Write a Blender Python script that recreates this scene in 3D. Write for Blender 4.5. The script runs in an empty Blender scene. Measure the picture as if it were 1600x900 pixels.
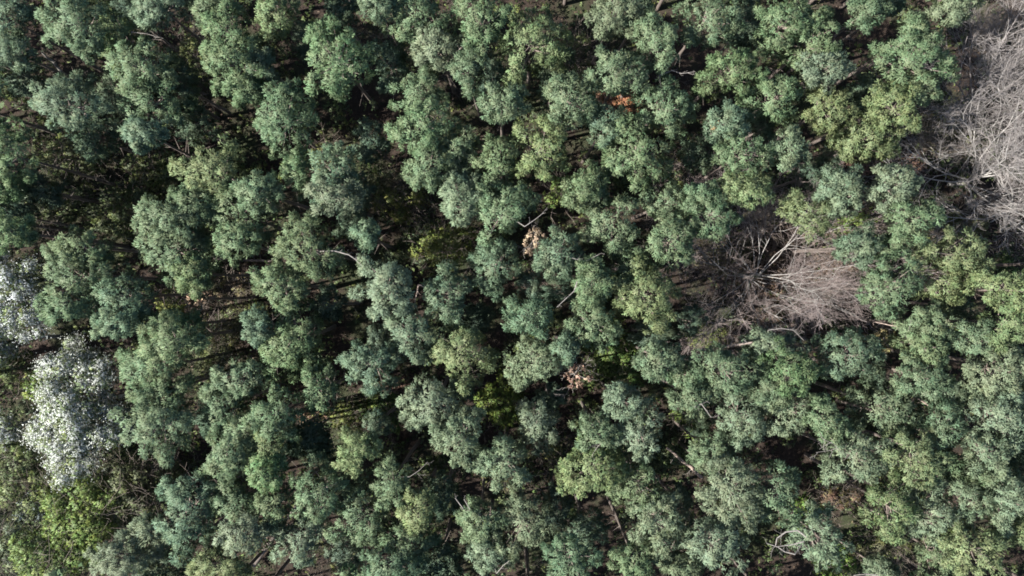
import bpy, math, random
import numpy as np

# ------------------------------------------------------------------ camera, sky, sun, exposure
SC = bpy.context.scene
COL = SC.collection
H = 75.0                                   # drone height above the forest floor
HFOV = math.radians(67.0)
F = 800.0 / math.tan(HFOV / 2)             # focal length in photo pixels (1600 wide)
cam = bpy.data.objects.new("camera", bpy.data.cameras.new("camera"))
COL.objects.link(cam)
cam.location = (0, 0, H)
cam.rotation_euler = (0, 0, 0)
cam.data.sensor_fit = 'HORIZONTAL'
cam.data.angle = HFOV
cam.data.clip_end = 2000
SC.camera = cam

SUN_EL = math.radians(44.0)
SUN_AZ = math.radians(193.0)               # direction towards the sun, counter-clockwise from +X
sdir = (math.cos(SUN_EL) * math.cos(SUN_AZ), math.cos(SUN_EL) * math.sin(SUN_AZ), math.sin(SUN_EL))
W = bpy.data.worlds.new("World")
SC.world = W
W.use_nodes = True
nt = W.node_tree
bg = nt.nodes["Background"]
sky = nt.nodes.new("ShaderNodeTexSky")
sky.sky_type = 'NISHITA'
sky.sun_disc = False
sky.sun_elevation = SUN_EL
sky.sun_rotation = math.atan2(sdir[0], sdir[1]) % (2 * math.pi)
nt.links.new(sky.outputs[0], bg.inputs[0])
bg.inputs[1].default_value = 0.075
sun = bpy.data.objects.new("sun", bpy.data.lights.new("sun", 'SUN'))
COL.objects.link(sun)
sun.data.energy = 5.0
sun.data.angle = math.radians(0.5)
sun.data.color = (1.0, 0.975, 0.90)
from mathutils import Vector
sun.rotation_euler = Vector(sdir).to_track_quat('Z', 'Y').to_euler()
vs = SC.view_settings
vs.view_transform = 'Standard'
vs.look = 'None'
vs.exposure = 2.25
vs.gamma = 1.0
vs.use_curve_mapping = False
SC.render.engine = 'CYCLES'
SC.cycles.filter_width = 1.75                # a drone's small lens is a little soft


def at(px, py, z):
    """photo pixel -> point at height z"""
    s = (H - z) / F
    return np.array(((px - 800) * s, (450 - py) * s, z))


def scale_at(z):
    return (H - z) / F


# ------------------------------------------------------------------ materials
def new_mat(name):
    m = bpy.data.materials.new(name)
    m.use_nodes = True
    n = m.node_tree.nodes
    return m, n, m.node_tree.links, n["Principled BSDF"]


def foliage_mat(name, vary=0.35, hue=0.05, rough=0.6, spec=0.18, trans=0.42, tip=(0.132, 0.150, 0.085, 1), tipamt=0.5):
    m, n, l, p = new_mat(name)
    oi = n.new("ShaderNodeObjectInfo")
    ge = n.new("ShaderNodeNewGeometry")
    mr = n.new("ShaderNodeMapRange")
    mr.inputs[3].default_value = 1 - vary
    mr.inputs[4].default_value = 1 + vary
    l.new(ge.outputs["Random Per Island"], mr.inputs[0])
    nz = n.new("ShaderNodeTexNoise")
    nz.inputs["Scale"].default_value = 0.9
    nz.inputs["Detail"].default_value = 2
    l.new(ge.outputs["Position"], nz.inputs["Vector"])
    tr = n.new("ShaderNodeMapRange")
    tr.inputs[1].default_value = 0.42
    tr.inputs[2].default_value = 0.7
    tr.inputs[4].default_value = tipamt
    l.new(nz.outputs["Fac"], tr.inputs[0])
    mx = n.new("ShaderNodeMix")
    mx.data_type = 'RGBA'
    l.new(tr.outputs[0], mx.inputs[0])
    l.new(oi.outputs["Color"], mx.inputs[6])
    mx.inputs[7].default_value = tip
    hs = n.new("ShaderNodeHueSaturation")
    mh = n.new("ShaderNodeMapRange")
    mh.inputs[3].default_value = 0.5 - hue
    mh.inputs[4].default_value = 0.5 + hue
    ml = n.new("ShaderNodeMath")
    ml.operation = 'MULTIPLY'
    ml.inputs[1].default_value = 7.31
    fr = n.new("ShaderNodeMath")
    fr.operation = 'FRACT'
    l.new(ge.outputs["Random Per Island"], ml.inputs[0])
    l.new(ml.outputs[0], fr.inputs[0])
    l.new(fr.outputs[0], mh.inputs[0])
    l.new(mh.outputs[0], hs.inputs["Hue"])
    l.new(mr.outputs[0], hs.inputs["Value"])
    l.new(mx.outputs[2], hs.inputs["Color"])
    l.new(hs.outputs[0], p.inputs["Base Color"])
    p.inputs["Roughness"].default_value = rough
    p.inputs["Specular IOR Level"].default_value = spec
    if trans > 0:
        t = n.new("ShaderNodeBsdfTranslucent")
        l.new(hs.outputs[0], t.inputs[0])
        ms = n.new("ShaderNodeMixShader")
        ms.inputs[0].default_value = trans
        l.new(p.outputs[0], ms.inputs[1])
        l.new(t.outputs[0], ms.inputs[2])
        l.new(ms.outputs[0], n["Material Output"].inputs[0])
    return m


def bark_mat(name, low, high, z0=0.35, z1=0.7):
    """bark that turns from plated grey-brown to flaky reddish bark up the trunk (object height 0..20 m)"""
    m, n, l, p = new_mat(name)
    tc = n.new("ShaderNodeTexCoord")
    sx = n.new("ShaderNodeSeparateXYZ")
    l.new(tc.outputs["Object"], sx.inputs[0])
    mr = n.new("ShaderNodeMapRange")
    mr.inputs[1].default_value = 20 * z0
    mr.inputs[2].default_value = 20 * z1
    l.new(sx.outputs[2], mr.inputs[0])
    nz = n.new("ShaderNodeTexNoise")
    nz.inputs["Scale"].default_value = 7
    nz.inputs["Detail"].default_value = 5
    l.new(tc.outputs["Object"], nz.inputs["Vector"])
    mx = n.new("ShaderNodeMix")
    mx.data_type = 'RGBA'
    mx.inputs[6].default_value = (*low, 1)
    mx.inputs[7].default_value = (*high, 1)
    l.new(mr.outputs[0], mx.inputs[0])
    hs = n.new("ShaderNodeHueSaturation")
    mv = n.new("ShaderNodeMapRange")
    mv.inputs[1].default_value = 0.3
    mv.inputs[2].default_value = 0.7
    mv.inputs[3].default_value = 0.55
    mv.inputs[4].default_value = 1.35
    l.new(nz.outputs["Fac"], mv.inputs[0])
    l.new(mv.outputs[0], hs.inputs["Value"])
    l.new(mx.outputs[2], hs.inputs["Color"])
    l.new(hs.outputs[0], p.inputs["Base Color"])
    p.inputs["Roughness"].default_value = 0.85
    bp = n.new("ShaderNodeBump")
    bp.inputs["Strength"].default_value = 0.5
    l.new(nz.outputs["Fac"], bp.inputs["Height"])
    l.new(bp.outputs[0], p.inputs["Normal"])
    return m


M_NEEDLE = foliage_mat("pine_needles", vary=0.22, hue=0.03)
M_LEAF = foliage_mat("young_leaves", vary=0.45, hue=0.03, trans=0.3, tip=(0.12, 0.15, 0.03, 1))
M_DEAD = foliage_mat("dead_needles", vary=0.4, hue=0.015, trans=0.1, spec=0.15, tip=(0.14, 0.09, 0.055, 1), tipamt=0.4)
M_PETAL = foliage_mat("blossom_petals", vary=0.18, hue=0.01, trans=0.25, spec=0.2, tip=(0.20, 0.225, 0.165, 1), tipamt=0.5)
M_BARK = bark_mat("pine_bark", (0.07, 0.054, 0.046), (0.095, 0.073, 0.062))
M_DEADWOOD = bark_mat("weathered_deadwood", (0.085, 0.075, 0.068), (0.105, 0.093, 0.084))
M_PINKWOOD = bark_mat("flaky_pink_bark", (0.13, 0.096, 0.08), (0.165, 0.124, 0.104))
M_GREYBARK = bark_mat("grey_bark", (0.17, 0.158, 0.15), (0.21, 0.198, 0.19), 0.1, 0.5)
M_TWIG = bark_mat("twig_bark", (0.13, 0.102, 0.096), (0.16, 0.128, 0.121), 0.2, 0.8)
M_PALETWIG = bark_mat("pale_twig_bark", (0.125, 0.110, 0.106), (0.15, 0.134, 0.130), 0.2, 0.8)
M_BRUSH = bark_mat("brushwood_bark", (0.085, 0.067, 0.055), (0.105, 0.084, 0.07), 0.0, 0.3)


def ground_mat():
    m, n, l, p = new_mat("forest_floor")
    tc = n.new("ShaderNodeTexCoord")

    def noise(s, d=4, r=0.6):
        x = n.new("ShaderNodeTexNoise")
        x.inputs["Scale"].default_value = s
        x.inputs["Detail"].default_value = d
        x.inputs["Roughness"].default_value = r
        l.new(tc.outputs["Object"], x.inputs["Vector"])
        return x

    def ramp(src, stops):
        r = n.new("ShaderNodeValToRGB")
        e = r.color_ramp.elements
        e[0].position, e[0].color = stops[0][0], (*stops[0][1], 1)
        e[1].position, e[1].color = stops[-1][0], (*stops[-1][1], 1)
        for ps, c in stops[1:-1]:
            q = e.new(ps)
            q.color = (*c, 1)
        l.new(src, r.inputs[0])
        return r

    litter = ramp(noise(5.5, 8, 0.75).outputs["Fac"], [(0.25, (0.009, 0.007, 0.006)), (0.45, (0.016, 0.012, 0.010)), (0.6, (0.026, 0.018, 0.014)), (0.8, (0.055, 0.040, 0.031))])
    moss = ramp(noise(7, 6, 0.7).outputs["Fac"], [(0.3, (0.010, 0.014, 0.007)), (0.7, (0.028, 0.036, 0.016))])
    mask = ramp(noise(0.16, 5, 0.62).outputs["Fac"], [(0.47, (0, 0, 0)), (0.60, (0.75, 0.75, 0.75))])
    mx = n.new("ShaderNodeMix")
    mx.data_type = 'RGBA'
    l.new(mask.outputs[0], mx.inputs[0])
    l.new(litter.outputs[0], mx.inputs[6])
    l.new(moss.outputs[0], mx.inputs[7])
    l.new(mx.outputs[2], p.inputs["Base Color"])
    p.inputs["Roughness"].default_value = 0.95
    p.inputs["Specular IOR Level"].default_value = 0.1
    bp = n.new("ShaderNodeBump")
    bp.inputs["Strength"].default_value = 0.8
    bp.inputs["Distance"].default_value = 0.1
    l.new(noise(9, 8, 0.75).outputs["Fac"], bp.inputs["Height"])
    l.new(bp.outputs[0], p.inputs["Normal"])
    return m


M_GROUND = ground_mat()


# ------------------------------------------------------------------ mesh helpers
def unit(v):
    return v / np.maximum(np.linalg.norm(v, axis=-1, keepdims=True), 1e-9)


def mesh_from(name, verts, tris, mat, normals=None, smooth=True):
    me = bpy.data.meshes.new(name)
    nv, nf = len(verts), len(tris)
    me.vertices.add(nv)
    me.vertices.foreach_set("co", np.ascontiguousarray(verts, np.float32).ravel())
    me.loops.add(nf * 3)
    me.loops.foreach_set("vertex_index", np.ascontiguousarray(tris, np.int32).ravel())
    me.polygons.add(nf)
    me.polygons.foreach_set("loop_start", np.arange(nf, dtype=np.int32) * 3)
    me.update(calc_edges=True)
    if smooth:
        me.polygons.foreach_set("use_smooth", np.ones(nf, bool))
    if normals is not None:
        me.normals_split_custom_set_from_vertices(np.ascontiguousarray(normals, np.float32))
    me.materials.append(mat)
    return me


def link(name, me, parent=None, color=None, loc=None):
    o = bpy.data.objects.new(name, me)
    COL.objects.link(o)
    if parent is not None:
        o.parent = parent
    if loc is not None:
        o.location = loc
    if color is not None:
        o.color = (*color, 1)
    return o


def empty(name, loc):
    o = bpy.data.objects.new(name, None)
    o.empty_display_size = 0.5
    COL.objects.link(o)
    o.location = loc
    return o


def tag(o, label=None, cat=None, group=None, kind=None):
    if label:
        o["label"] = label
    if cat:
        o["category"] = cat
    if group:
        o["group"] = group
    if kind:
        o["kind"] = kind
    return o


def tufts(pos, nrm, rng, nb=8, length=0.24, width=0.10, spread=1.0, soft=0.75, facing=0.35):
    """many small tufts of leaf-sized blades; every tuft is one island. -> verts, tris, normals"""
    N = len(pos)
    d = unit(nrm[:, None, :] + spread * unit(rng.normal(size=(N, nb, 3))) * rng.uniform(0.5, 1.0, (N, nb, 1)))
    L = length * rng.uniform(0.65, 1.25, (N, nb, 1)) * rng.uniform(0.8, 1.25, (N, 1, 1))
    side = unit(np.cross(d, np.broadcast_to(unit(nrm)[:, None, :], d.shape) + facing * rng.normal(size=(N, nb, 3))))
    w = width * rng.uniform(0.6, 1.3, (N, nb, 1)) * 0.5
    a = pos[:, None, :] + d * L + side * w
    b = pos[:, None, :] + d * L * rng.uniform(0.8, 1.05, (N, nb, 1)) - side * w
    V = np.concatenate([pos[:, None, :], a, b], axis=1)            # N, 1+2nb, 3
    base = (np.arange(N) * (1 + 2 * nb))[:, None]
    k = np.arange(nb)[None, :]
    T = np.stack([np.broadcast_to(base, (N, nb)), base + 1 + k, base + 1 + nb + k], axis=-1)
    nn = unit(nrm)
    blade_n = unit(soft * nn[:, None, :] + (1 - soft) * d)
    NR = np.concatenate([nn[:, None, :], blade_n, blade_n], axis=1)
    # wind every blade so that it faces the way its shading normal does
    gn = np.cross(a - pos[:, None, :], b - pos[:, None, :])
    flip = (gn * nn[:, None, :]).sum(-1) < 0
    T = T.copy()
    T[flip] = T[flip][:, [0, 2, 1]]
    return V.reshape(-1, 3), T.reshape(-1, 3), NR.reshape(-1, 3)


def tubes(P0, P1, R0, R1, sides=3):
    P0, P1, R0, R1 = map(np.asarray, (P0, P1, R0, R1))
    N = len(P0)
    d = unit(P1 - P0)
    ref = np.where(np.abs(d[:, 2:3]) > 0.9, np.array([[1.0, 0, 0]]), np.array([[0, 0, 1.0]]))
    u = unit(np.cross(d, ref))
    v = np.cross(d, u)
    ang = np.arange(sides) * 2 * math.pi / sides
    ring = u[:, None, :] * np.cos(ang)[None, :, None] + v[:, None, :] * np.sin(ang)[None, :, None]
    A = P0[:, None, :] + ring * R0[:, None, None]
    B = P1[:, None, :] + ring * R1[:, None, None]
    V = np.concatenate([A, B], axis=1)
    base = (np.arange(N) * 2 * sides)[:, None]
    i = np.arange(sides)[None, :]
    j = (i + 1) % sides
    t1 = np.stack([base + i, base + j, base + sides + i], -1)
    t2 = np.stack([base + j, base + sides + j, base + sides + i], -1)
    return V.reshape(-1, 3), np.concatenate([t1, t2], 1).reshape(-1, 3)


def join(*parts):
    vs_, ts_, off = [], [], 0
    for v, t in parts:
        vs_.append(v)
        ts_.append(t + off)
        off += len(v)
    return np.concatenate(vs_), np.concatenate(ts_)


def join_n(parts):
    vs_, ts_, ns_, off = [], [], [], 0
    for v, t, n in parts:
        vs_.append(v)
        ts_.append(t + off)
        ns_.append(n)
        off += len(v)
    return np.concatenate(vs_), np.concatenate(ts_), np.concatenate(ns_)


def polyline(pts, radii, sides=6):
    pts = np.asarray(pts, float)
    radii = np.asarray(radii, float)
    # overlap joints slightly so bends stay closed
    d = unit(pts[1:] - pts[:-1])
    e = pts[1:] + d * (radii[1:, None] * 0.35)
    return tubes(pts[:-1], e, radii[:-1], radii[1:], sides)


# ------------------------------------------------------------------ pines
TONES = {
    'g': ((0.093, 0.135, 0.073), 'grey-green'),
    'y': ((0.114, 0.148, 0.070), 'yellowish green'),
    'e': ((0.088, 0.138, 0.065), 'fresh green'),
    'b': ((0.087, 0.131, 0.081), 'bluish green'),
    'p': ((0.114, 0.149, 0.094), 'pale green'),
    'd': ((0.060, 0.092, 0.062), 'shaded green'),  # shade on the lower pines is put into this darker green
}


def clump_tufts(c, rc, cc, rng, gap=0.27, nb=8, length=0.23, width=0.085, flat=0.72, spread=1.25, upbias=0.35, outbias=0.55, soft=0.8, others=None, stretch=1.0, big=0.0):
    """tufts over one lump of foliage; STRETCH pulls the lump out along its branch, BIG blends the shading towards the crown's own roundness"""
    n = max(8, int(2 * math.pi * rc * rc * 0.95 * (0.35 + 0.65 * stretch) / (gap * gap)))
    out = unit((c - cc) * np.array([1, 1, 0.6]) + 1e-6)
    d = unit(unit(rng.normal(size=(n, 3))) + outbias * out + upbias * np.array([0, 0, 1.0]))
    wob = 1 + 0.20 * np.sin(d[:, 0] * 7 + c[0] * 3) * np.sin(d[:, 1] * 7 + c[1] * 5) + rng.uniform(-0.14, 0.10, n)
    e = d * rc * wob[:, None] * np.array([1, 1, flat])
    ax = unit(out * np.array([1, 1, 0.5]) + np.array([0, 0, 0.1]))
    along = (e @ ax)[:, None]
    e = e + along * ax * (stretch - 1)
    e = e * (1 - 0.28 * (stretch - 1) * np.clip(along / rc, 0, 1))          # the far end tapers
    pos = c + e
    if others is not None:                  # no needles grow deep inside the neighbouring clumps
        oc, orad = others
        q = (pos[:, None, :] - oc[None]) / np.array([1, 1, flat])
        dd = np.linalg.norm(q, axis=-1) / orad[None]
        keep = (dd > 0.74).all(axis=1)
        if keep.sum() >= 4:
            pos, d = pos[keep], d[keep]
    nr = unit((1 - big) * d + big * unit(pos - cc) + np.array([0, 0, 0.12 * (big > 0)]))
    return tufts(pos, nr, rng, nb, length, width, spread, soft)


def crown_clumps(rx, ry, up, dn, rng, n_top=None, ragged=0.0):
    r = 0.5 * (rx + ry)
    ph = rng.uniform(0, 6.28, 4)
    a1, a2, a3 = 0.20 + 0.06 * ragged, 0.17 + 0.07 * ragged, 0.14 + 0.06 * ragged

    def rim(t):
        return 1 + a1 * math.sin(2 * t + ph[0]) + a2 * math.sin(3 * t + ph[1]) + a3 * math.sin(5 * t + ph[2])
    out = []
    n = n_top or int(15 + 6.5 * r)
    gap_t = rng.uniform(0, 6.28)
    for i in range(n):
        rho = math.sqrt((i + 0.5) / n) * 0.86
        t = i * 2.39996 + rng.uniform(-0.35, 0.35)
        if ragged and i > 3 and (rng.uniform() < 0.14 * ragged or (rho > 0.5 and math.cos(t - gap_t) > 0.90)):
            continue
        k = rho * rim(t)
        z = up * (math.sqrt(max(0, 1 - rho * rho * 1.05)) - 0.25) + rng.uniform(-0.22 - 0.15 * ragged, 0.18) * up
        rc = r * rng.uniform(0.15, 0.29)
        out.append((np.array([k * rx * math.cos(t), k * ry * math.sin(t), z]), rc, rho, t))
    m = int(n * 0.7)
    for i in range(m):
        t = i * 6.2832 / m + rng.uniform(-0.3, 0.3)
        rho = rng.uniform(0.5, 0.9)
        z = -dn * rng.uniform(0.1, 1.0) * (0.5 + 0.75 * rho)
        rc = r * rng.uniform(0.15, 0.27)
        out.append((np.array([rho * rim(t) * rx * math.cos(t), rho * rim(t) * ry * math.sin(t), z]), rc, max(rho, 0.8), t))
    if ragged:
        for i in range(int(rng.integers(3, 6))):      # long boughs
            t = rng.uniform(0, 6.28)
            zz = rng.uniform(-0.5, 0.35) * up
            for q in (0.85, 1.03, 1.19):
                out.append((np.array([q * rx * math.cos(t), q * ry * math.sin(t), zz + 0.06 * q * r]), r * rng.uniform(0.11, 0.17) * (1.5 - 0.4 * q), 0.95, t))
    return out


DIM_CROWNS, DIM_COUNT = [], [0]


def pine(px, py, rx, ry, tone, rng, h=None, name="pine_tree"):
    dim = tone == 'd'
    zc = (h if h else (12.2 if dim else 16.2)) + rng.uniform(-1.5, 1.3)
    c = at(px, py, zc)
    s = scale_at(zc)
    ax, ay = rx * s * (0.78 if dim else 0.86), ry * s * (0.78 if dim else 0.86)
    r = 0.5 * (ax + ay)
    up, dn = 0.95 * r + 0.25, 1.05 * r
    # leaning view at the frame's edge shows the crown's flank as well: keep the outline as measured
    base = np.array([c[0] - c[0] * 0.0 + rng.uniform(-0.4, 0.4), c[1] + rng.uniform(-0.4, 0.4), 0.0])
    t = empty(name, base)
    off = c - base
    clumps = crown_clumps(ax, ay, up, dn, rng, ragged=1.0)
    col = np.array(TONES[tone][0]) * rng.uniform(0.9, 1.1) * np.array([rng.uniform(0.93, 1.07), 1, rng.uniform(0.93, 1.07)])
    gap = 0.33 if dim else (0.298 if r > 1.1 else 0.265)
    use = dim and len(DIM_CROWNS) >= 12
    if use:                                 # the dim lower pines share a dozen crown shapes, turned and stretched
        cm, bms, ax0, ay0, cl0 = DIM_CROWNS[DIM_COUNT[0] % 12]
        DIM_COUNT[0] += 1
        cr = link("crown", cm, t, col, off)
        cr.scale = (ax / ax0, ay / ay0, (ax + ay) / (ax0 + ay0))
        cr.rotation_euler = (0, 0, math.pi * (DIM_COUNT[0] % 2))
        for bm_ in bms:
            link("bough", bm_, cr, col * rng.uniform(0.92, 1.08))
        clumps = []
    else:
        core, boughs, made = [], [], []
        OC, OR = np.array([q[0] for q in clumps]), np.array([q[1] for q in clumps])
        cc = np.array([0, 0, -0.5 * r])
        rim = sorted((k for k in range(len(clumps)) if clumps[k][2] > 0.6 and clumps[k][0][2] > -0.5 * dn), key=lambda k: -clumps[k][1])[:6]
        for k, (p, rc, rho, th) in enumerate(clumps):
            geo = [clump_tufts(p, rc, cc, rng, gap, 7, 0.27, 0.071, others=(np.delete(OC, k, 0), np.delete(OR, k)), stretch=1.0 + 1.15 * rho, big=0.55)]
            if rho > 0.5:                       # shoots that stick out of the lump and break its outline
                for j in range(2):
                    dv = unit(unit(p - cc) * 0.8 + rng.normal(size=3) * 0.6)
                    geo.append(clump_tufts(p + dv * rc * rng.uniform(0.85, 1.1), rng.uniform(0.14, 0.25), p, rng, gap, 7, 0.26, 0.062, stretch=2.0, big=0.3))
            if k in rim:
                boughs.append(geo[0])
                core += geo[1:]
            else:
                core += geo
        v, f, n = join_n(core)
        cr = link("crown", mesh_from("crown", v, f, M_NEEDLE, n), t, col, off)
        for v, f, n in boughs:
            bo = link("bough", mesh_from("bough", v, f, M_NEEDLE, n), cr, col * rng.uniform(0.92, 1.08))
            made.append(bo.data)
        if dim:
            DIM_CROWNS.append((cr.data, made, ax, ay, clumps))
    # trunk with limbs reaching into the clumps
    lean = rng.uniform(-0.15, 0.15, 2)
    zt = off[2] + up * 0.75
    tz = np.linspace(0, zt, 8)
    k = tz / zt
    R0 = 0.085 + 0.006 * zt * rng.uniform(0.6, 1.0)
    tp = np.stack([off[0] * k + lean[0] * np.sin(k * 3.1), off[1] * k + lean[1] * np.sin(k * 4.2), tz], 1)
    parts = [polyline(tp, R0 * (1 - 0.82 * k) + 0.02, 7)]
    P0, P1, A, B = [], [], [], []
    for (p, rc, rho, th) in clumps[::2]:
        e = off + p * 0.95
        z0 = max(off[2] - dn * 1.1, e[2] - 0.8 - rho * r * 0.5)
        q = np.array([np.interp(z0, tz, tp[:, 0]), np.interp(z0, tz, tp[:, 1]), z0])
        mid = q + (e - q) * 0.55 + np.array([0, 0, -0.12 * r])
        P0 += [q, mid]
        P1 += [mid, e]
        A += [0.06, 0.04]
        B += [0.042, 0.015]
    for i in range(7):                      # dead lower branch stubs
        z0 = rng.uniform(0.35, 0.75) * off[2]
        a = rng.uniform(0, 6.28)
        q = np.array([np.interp(z0, tz, tp[:, 0]), np.interp(z0, tz, tp[:, 1]), z0])
        L = rng.uniform(0.4, 1.5)
        P0.append(q)
        P1.append(q + np.array([math.cos(a) * L, math.sin(a) * L, rng.uniform(-0.3, 0.2)]))
        A.append(0.03)
        B.append(0.008)
    parts.append(tubes(P0, P1, A, B, 4))
    v, f = join(*parts)
    link("trunk", mesh_from("trunk", v, f, M_BARK), t)
    t["_px"] = 0
    del t["_px"]
    return t, zc, off, r


PINES = """
14 28 30 28 b;18 80 26 28 b;120 38 46 48 b;187 62 26 46 y;247 12 38 27 b;215 105 46 38 g;240 162 48 45 g;225 208 28 22 b;300 190 36 35 d;275 128 38 34 d
105 165 48 46 b;150 215 34 36 d;176 150 28 30 d;328 14 26 22 g;352 52 34 42 e;365 98 46 42 g;386 138 24 24 g;14 240 30 44 e;6 288 24 30 e;60 300 32 30 d
428 18 32 34 y;530 20 24 22 d;650 26 46 35 g;590 8 22 17 b;753 32 38 42 g;525 94 50 54 e;607 100 24 42 d;681 73 38 28 p;732 112 22 33 g;785 162 34 26 b
405 105 20 34 b;440 185 46 50 g;655 145 35 33 g;660 195 45 40 g;672 252 34 40 g;712 230 28 28 g;578 222 24 30 d;465 270 18 31 g;522 275 35 42 b;720 290 29 30 p
780 255 29 46 g;830 72 47 56 y;963 22 38 40 p;1028 62 31 38 g;1108 28 46 44 g;1170 35 28 40 d;964 115 41 36 g;1143 112 44 34 e;890 155 38 37 g;1035 168 42 40 g
945 195 30 26 b;845 232 40 48 y;995 235 50 54 g;1090 240 25 28 d;1137 192 26 25 b;1160 240 32 33 g;1165 290 38 19 y;915 292 29 28 g;1225 36 40 38 g;1270 62 39 42 g
1290 106 32 25 p;1355 16 24 26 g;1392 8 22 17 d;1490 12 32 17 p;1427 92 52 40 g;1430 45 14 22 g;1440 136 26 18 g;1212 155 40 40 g;1294 167 34 34 y;1400 168 38 36 y
1350 143 26 22 d;1352 217 47 28 y;1237 235 27 28 p;1312 290 31 29 p;1270 272 26 23 d;1398 290 38 32 p;20 335 36 32 d;12 362 30 27 e;125 385 32 30 g;120 430 48 46 g
106 474 35 28 g;195 465 38 38 b;182 505 27 24 b;267 345 54 40 g;275 392 55 46 g;300 428 28 26 y;302 318 36 28 g;335 268 50 44 y;378 335 40 48 g;400 300 32 32 g
370 378 30 26 g;265 532 50 36 g;235 572 44 40 g;276 508 38 22 e;402 512 20 24 b;375 592 35 28 b;520 308 38 30 p;478 385 48 42 g;570 365 15 20 b;545 345 25 26 d
438 447 35 33 g;603 445 46 44 p;700 460 33 42 b;720 312 38 36 p;785 330 42 46 g;772 415 30 43 b;460 530 45 56 e;512 475 25 26 d;640 522 36 46 b;596 530 20 28 d
580 572 46 32 b;720 550 48 48 y;500 607 27 34 g;745 500 22 20 d;957 350 42 39 g;928 305 26 20 g;1040 318 31 28 g;1050 375 38 34 g;1110 335 34 34 g;1098 305 20 18 g
1175 303 34 14 y;875 395 36 33 b;928 438 28 32 g;878 455 25 21 d;925 505 35 39 g;1005 462 46 50 y;990 412 29 26 g;828 495 35 30 b;838 565 40 40 p;883 545 18 19 b
1030 560 32 26 b;1022 520 34 22 d;1080 500 21 22 d;1135 580 46 34 g;1205 540 40 22 p;1080 590 30 25 g;1265 335 38 32 y;1320 308 30 28 p;1430 345 34 32 g;1345 385 34 28 b
1390 385 25 20 g;1490 398 50 34 y;1470 442 40 30 y;1392 450 46 42 g;1575 455 46 33 y;1585 505 40 36 y;1455 510 41 30 g;1448 540 36 28 g;1530 530 38 30 b;1325 555 42 42 b
1235 578 40 30 e;1440 588 38 33 g;1560 580 46 32 p;247 668 46 50 b;255 615 40 26 g;352 635 33 33 b;355 705 46 38 g;392 680 36 30 g;292 800 45 55 b;372 785 36 36 g
376 832 34 28 p;345 885 40 22 y;190 875 48 28 p;232 832 30 24 p;258 882 40 26 d;428 652 36 40 g;420 692 35 35 y;482 685 36 26 d;415 737 28 25 e;555 705 29 29 y
497 770 37 46 g;468 843 41 37 p;428 790 20 29 g;565 805 43 41 g;613 755 25 33 g;655 798 20 35 y;640 850 42 30 g;612 885 46 20 b;685 878 32 28 d;675 632 45 37 p
718 686 38 38 p;788 722 36 35 p;752 815 29 31 g;765 862 33 28 p;692 772 30 34 d;838 665 28 35 p;978 630 33 26 p;1003 675 36 33 p;933 675 30 25 g;930 730 44 48 y
1160 645 42 44 p;1085 622 32 19 g;1115 705 32 26 g;1145 770 50 50 p;995 755 40 35 g;1030 815 41 40 p;1060 788 26 28 d;820 815 37 51 p;1115 850 43 42 p;890 875 40 32 b
915 825 36 26 d;868 795 22 30 d;990 876 29 23 g;1065 886 27 17 p;1212 770 40 46 b;1235 640 43 40 p;1290 655 31 29 g;1380 638 53 36 p;1337 715 45 41 p;1425 715 41 41 y
1475 665 29 31 b;1565 650 41 41 p;1550 612 43 23 p;1470 610 34 22 p;1548 710 34 30 p;1477 722 23 19 g;1392 795 36 46 y;1452 800 37 46 p;1508 780 37 35 p;1577 780 35 36 p
1580 828 30 26 y;1535 747 30 21 g;1525 860 46 39 y;1465 866 29 33 g;1280 840 37 43 p;1378 892 22 15 p;1360 580 28 30 d;1590 700 24 30 d;1200 610 30 24 g
45 130 26 26 d;200 20 24 22 d;475 60 26 26 d;870 110 26 30 d;1000 20 24 24 d;330 650 24 24 d;540 860 30 26 d;1190 200 22 22 d;770 120 22 26 d;560 300 22 24 d
830 440 22 24 d;1300 240 20 16 d;1500 480 26 20 d;1420 660 20 18 d;1090 660 22 18 d;960 690 22 20 d;720 600 20 18 d;860 620 22 18 d;590 660 22 22 d
"""  # some d entries are the shaded right flanks of neighbouring crowns

LANDMARKS = [
    ("the biggest blossoming tree", 120, 640), ("the left-edge blossom", 20, 480),
    ("the central bare tree", 1210, 425), ("the brown top-right bare tree", 1535, 110),
    ("the pale right-edge bare tree", 1535, 280), ("the left tan dead crown", 312, 468),
    ("the central tan dead crown", 838, 372), ("the reddish dead crown", 900, 588),
    ("the straw-coloured sapling", 1380, 530), ("the bright green thicket", 135, 810),
    ("the central dark green bush", 968, 555), ("the yellow-green twiggy shrub", 700, 385),
    ("the sunlit litter patch", 970, 168), ("the curved white branch", 1232, 842),
    ("the yellowish bush", 545, 650), ("the top left corner", 0, 0),
    ("the top right corner", 1600, 0), ("the bottom right corner", 1600, 900),
    ("the top edge's middle", 800, 0), ("the bottom edge's middle", 800, 900),
    ("the bottom left corner", 0, 900), ("the photo's centre", 800, 450),
]
DIRS = ["right of", "upper right of", "above", "upper left of", "left of", "lower left of", "below", "lower right of"]
ORD = ["nearest", "second", "third", "fourth", "fifth", "sixth", "seventh", "eighth"]

plist = []
for tok in PINES.replace("\n", ";").split(";"):
    w = tok.split()
    if len(w) == 5:
        plist.append((float(w[0]), float(w[1]), float(w[2]), float(w[3]), w[4]))


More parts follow.
